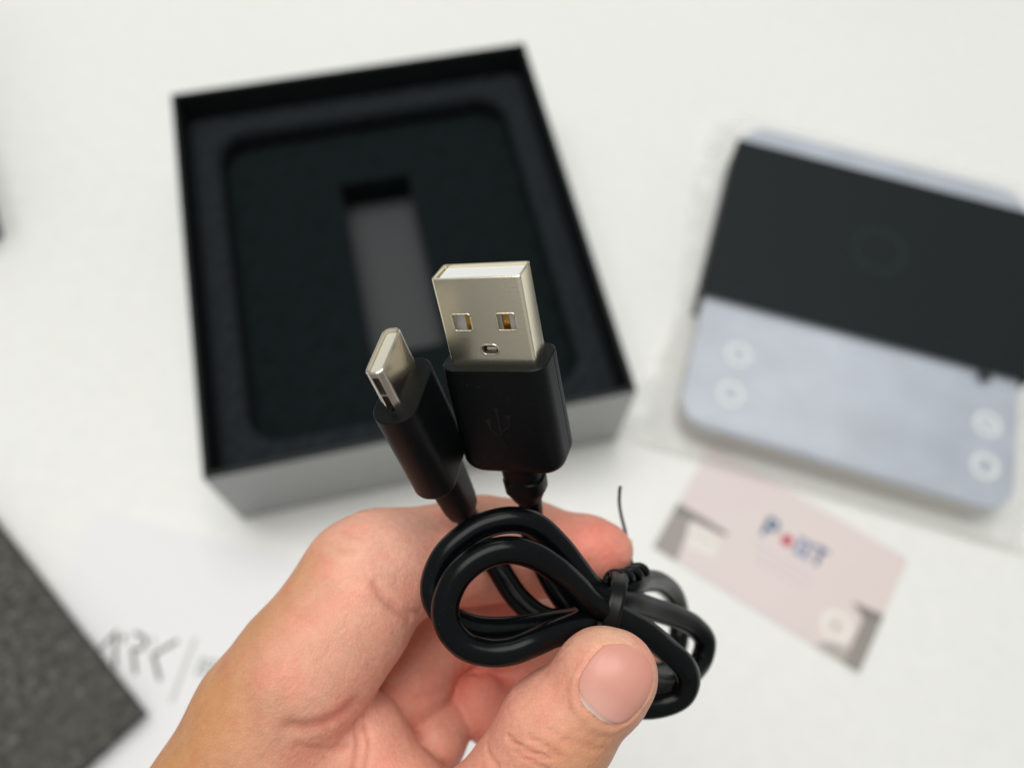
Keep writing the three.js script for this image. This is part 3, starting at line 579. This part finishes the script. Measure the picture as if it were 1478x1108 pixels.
  tone(760, 1000, 103, 6, PINK, 0.9); tone(790, 960, 106, 5, PINK, 0.7); tone(740, 1040, 102, 6, [0.80, 0.40, 0.295], 0.9); tone(520, 1090, 115, 9, [0.82, 0.42, 0.31], 0.5); tone(935, 940, 103, 3.5, RED, 0.8); tone(800, 990, 102, 5, RED, 0.25); tone(700, 1060, 107, 7, PINK, 0.9); tone(690, 1100, 106, 8, [0.80, 0.385, 0.28], 0.8); tone(770, 1060, 102, 6, [0.79, 0.385, 0.275], 0.7); tone(855, 1080, 103, 6, TAN, 0.4); tone(830, 1105, 104, 6, TAN, 0.4); tone(880, 912, 104, 5, [0.78, 0.47, 0.32], 0.9);
  for (let i = 0; i < nv; i++) {
    const x = pos[i * 3], y = pos[i * 3 + 1], z = pos[i * 3 + 2];
    const f = (a, b, c) => skin(a, b, c) + micro(a, b, c);
    let gx = f(x + e, y, z) - f(x - e, y, z), gy = f(x, y + e, z) - f(x, y - e, z), gz = f(x, y, z + e) - f(x, y, z - e);
    const l = Math.hypot(gx, gy, gz) || 1; nor[i * 3] = gx / l; nor[i * 3 + 1] = gy / l; nor[i * 3 + 2] = gz / l;
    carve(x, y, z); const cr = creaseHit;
    let c = [0.73, 0.372, 0.262], W = 0;
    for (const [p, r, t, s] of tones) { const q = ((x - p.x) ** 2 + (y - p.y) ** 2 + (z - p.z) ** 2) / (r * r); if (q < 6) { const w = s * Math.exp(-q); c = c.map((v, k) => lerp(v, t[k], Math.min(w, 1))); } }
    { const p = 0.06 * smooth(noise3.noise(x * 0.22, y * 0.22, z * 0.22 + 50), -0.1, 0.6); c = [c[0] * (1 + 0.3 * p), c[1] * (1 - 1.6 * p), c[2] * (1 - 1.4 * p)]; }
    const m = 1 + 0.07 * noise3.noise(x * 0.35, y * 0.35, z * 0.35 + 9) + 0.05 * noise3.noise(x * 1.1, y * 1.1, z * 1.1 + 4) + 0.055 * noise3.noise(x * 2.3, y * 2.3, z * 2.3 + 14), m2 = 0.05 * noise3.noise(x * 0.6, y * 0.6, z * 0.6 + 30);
    const k = 0.34 * cr;  // creases redder by nature, with scattered light painted in as well
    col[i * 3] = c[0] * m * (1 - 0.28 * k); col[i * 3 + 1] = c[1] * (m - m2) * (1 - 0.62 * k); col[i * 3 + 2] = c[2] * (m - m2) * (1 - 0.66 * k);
  }
  const wrist = at(470, 1500, 124).applyMatrix4(MM);
  const place = (g) => { g.applyMatrix4(MM); g.translate(-wrist.x, -wrist.y, -wrist.z); return g; };
  const g = new THREE.BufferGeometry();
  g.setAttribute('position', new THREE.Float32BufferAttribute(pos, 3)); g.setAttribute('normal', new THREE.BufferAttribute(nor, 3)); g.setAttribute('color', new THREE.BufferAttribute(col, 3)); g.setIndex(idx);
  // fine furrows of the skin: cells about half a millimetre across
  const cells = 26, cellPts = Array.from({ length: cells * cells }, () => [rnd(), rnd()]);
  const furrow = (u, v) => {
    const cx = Math.floor(u * cells), cy = Math.floor(v * cells); let d1 = 9, d2 = 9;
    for (let j = -1; j <= 1; j++) for (let i = -1; i <= 1; i++) { const [a, b] = cellPts[((cy + j + cells) % cells) * cells + (cx + i + cells) % cells], d = Math.hypot(cx + i + a - u * cells, cy + j + b - v * cells); if (d < d1) { d2 = d1; d1 = d; } else if (d < d2) d2 = d; }
    return smooth(d2 - d1, 0, 0.42);
  };
  const skinRelief = noiseTexture(512, (u, v) => { const f = furrow(u, v), k = 0.25 + 0.55 * f + 0.2 * per(u, v, 60, 3); return [k, k, k]; });
  const skinTint = noiseTexture(512, (u, v) => { const f = furrow(u, v), n = per(u, v, 14, 8); return [0.985 + 0.015 * f, 0.965 + 0.03 * f + 0.03 * n, 0.96 + 0.033 * f + 0.03 * n]; }, true);
  const skinMat = new THREE.MeshPhysicalMaterial({ vertexColors: true, map: rep(skinTint, 0.013), bumpMap: rep(skinRelief, 0.013), bumpScale: 0.000028, roughness: 0.47, specularIntensity: 0.7, ior: 1.4, sheen: 0.25, sheenRoughness: 0.5, sheenColor: new THREE.Color(0.9, 0.55, 0.45) });
  const hand = thing('hand', 'hand from the lower left pinching the coiled cable between thumb and index finger', 'hand', wrist);
  const faces = place(g).toNonIndexed(), fp = faces.attributes.position, fuv = new Float32Array(fp.count * 2), e1 = V(), e2 = V(), c0 = V();
  for (let i = 0; i < fp.count; i += 3) {                    // flat patches of texture, each face along the axis it faces most
    c0.fromBufferAttribute(fp, i); e1.fromBufferAttribute(fp, i + 1).sub(c0); e2.fromBufferAttribute(fp, i + 2).sub(c0); e1.cross(e2);
    const a = [Math.abs(e1.x), Math.abs(e1.y), Math.abs(e1.z)], m = a.indexOf(Math.max(...a));
    for (let k = 0; k < 3; k++) { fuv[(i + k) * 2] = m === 0 ? fp.getZ(i + k) : fp.getX(i + k); fuv[(i + k) * 2 + 1] = m === 1 ? fp.getZ(i + k) : fp.getY(i + k); }
  }
  faces.setAttribute('uv', new THREE.BufferAttribute(fuv, 2));
  part('skin', faces, skinMat, hand);

  // thumbnail laid on the flesh
  const nu = 40, nvv = 44, np = [], nc = [], ni = [];
  for (let j = 0; j <= nvv; j++) for (let i = 0; i <= nu; i++) {
    let u = (i / nu * 2 - 1) * 1.02, v = (j / nvv * 2 - 1) * 1.02;
    const sq = Math.max(Math.abs(u), Math.abs(v), 1e-6), f = sq / Math.max(nailRound(u, v), 1e-6); u *= f; v *= f;           // square grid pulled into the nail's outline
    const [p, n] = onThumb(u, v), eDist = sq / 1.02;
    p.addScaledVector(n, 0.13 - 0.34 * smooth(eDist, 0.88, 1) + 0.02 * noise3.noise(u * 9, 0.2, 5));
    np.push(p.x, p.y, p.z);
    const cut = smooth(-v, 0.85, 0.98) * smooth(eDist, 0.80, 0.95), free = smooth(v, 0.80, 0.95), moon = smooth(-v, 0.35, 0.8) * (1 - Math.abs(u)) * 0.5;
    const cA = [0.66, 0.305, 0.24].map((x, k) => lerp(x, [0.74, 0.42, 0.35][k], moon * 1.5)), cB = cA.map((x, k) => lerp(x, [0.9, 0.82, 0.76][k], cut * 0.75)), rr = smooth(u, 0.1, 0.9) * smooth(v, -0.2, 0.7) * 0.8;
    nc.push(...cB.map((x, k) => lerp(lerp(x, [0.76, 0.30, 0.215][k], rr * (1 - free)), [0.80, 0.52, 0.42][k], free * 0.7)));
  }
  for (let j = 0; j < nvv; j++) for (let i = 0; i < nu; i++) { const a = j * (nu + 1) + i; ni.push(a, a + 1, a + nu + 1, a + 1, a + nu + 2, a + nu + 1); }
  const ng = new THREE.BufferGeometry(); ng.setAttribute('position', new THREE.Float32BufferAttribute(np, 3)); ng.setAttribute('color', new THREE.Float32BufferAttribute(nc, 3)); ng.setIndex(ni); ng.computeVertexNormals();
  part('fingernail', place(ng), new THREE.MeshPhysicalMaterial({ vertexColors: true, roughness: 0.36, specularIntensity: 0.8, side: THREE.DoubleSide }), hand);
  // edge of the index finger's nail, past the fingertip
  const ir = []; for (let i = 0; i <= 10; i++) { const t = i / 10, p = at(lerp(836, 914, t), lerp(776, 787, t * t), lerp(137, 134, t)), w = 3.6 * Math.sqrt(1 - 0.55 * t * t); ir.push([-1, -0.5, 0, 0.5, 1].map((k) => p.clone().add(V(0.05 * k * w, k * w * 0.35 - 0.25 * k * k, -0.55 * k * w - 0.6 * k * k))).concat([1, 0.5, 0, -0.5, -1].map((k) => p.clone().add(V(0.05 * k * w, k * w * 0.35 - 0.25 * k * k - 0.35, -0.55 * k * w - 0.6 * k * k + 0.2))))); }
  part('fingernail', place(loft(ir, 1.0)), std(0.82, 0.60, 0.47, 0.4), hand);
  console.log('hand vertices', nv, 'triangles', idx.length / 3);
}

renderer.render(scene, camera);
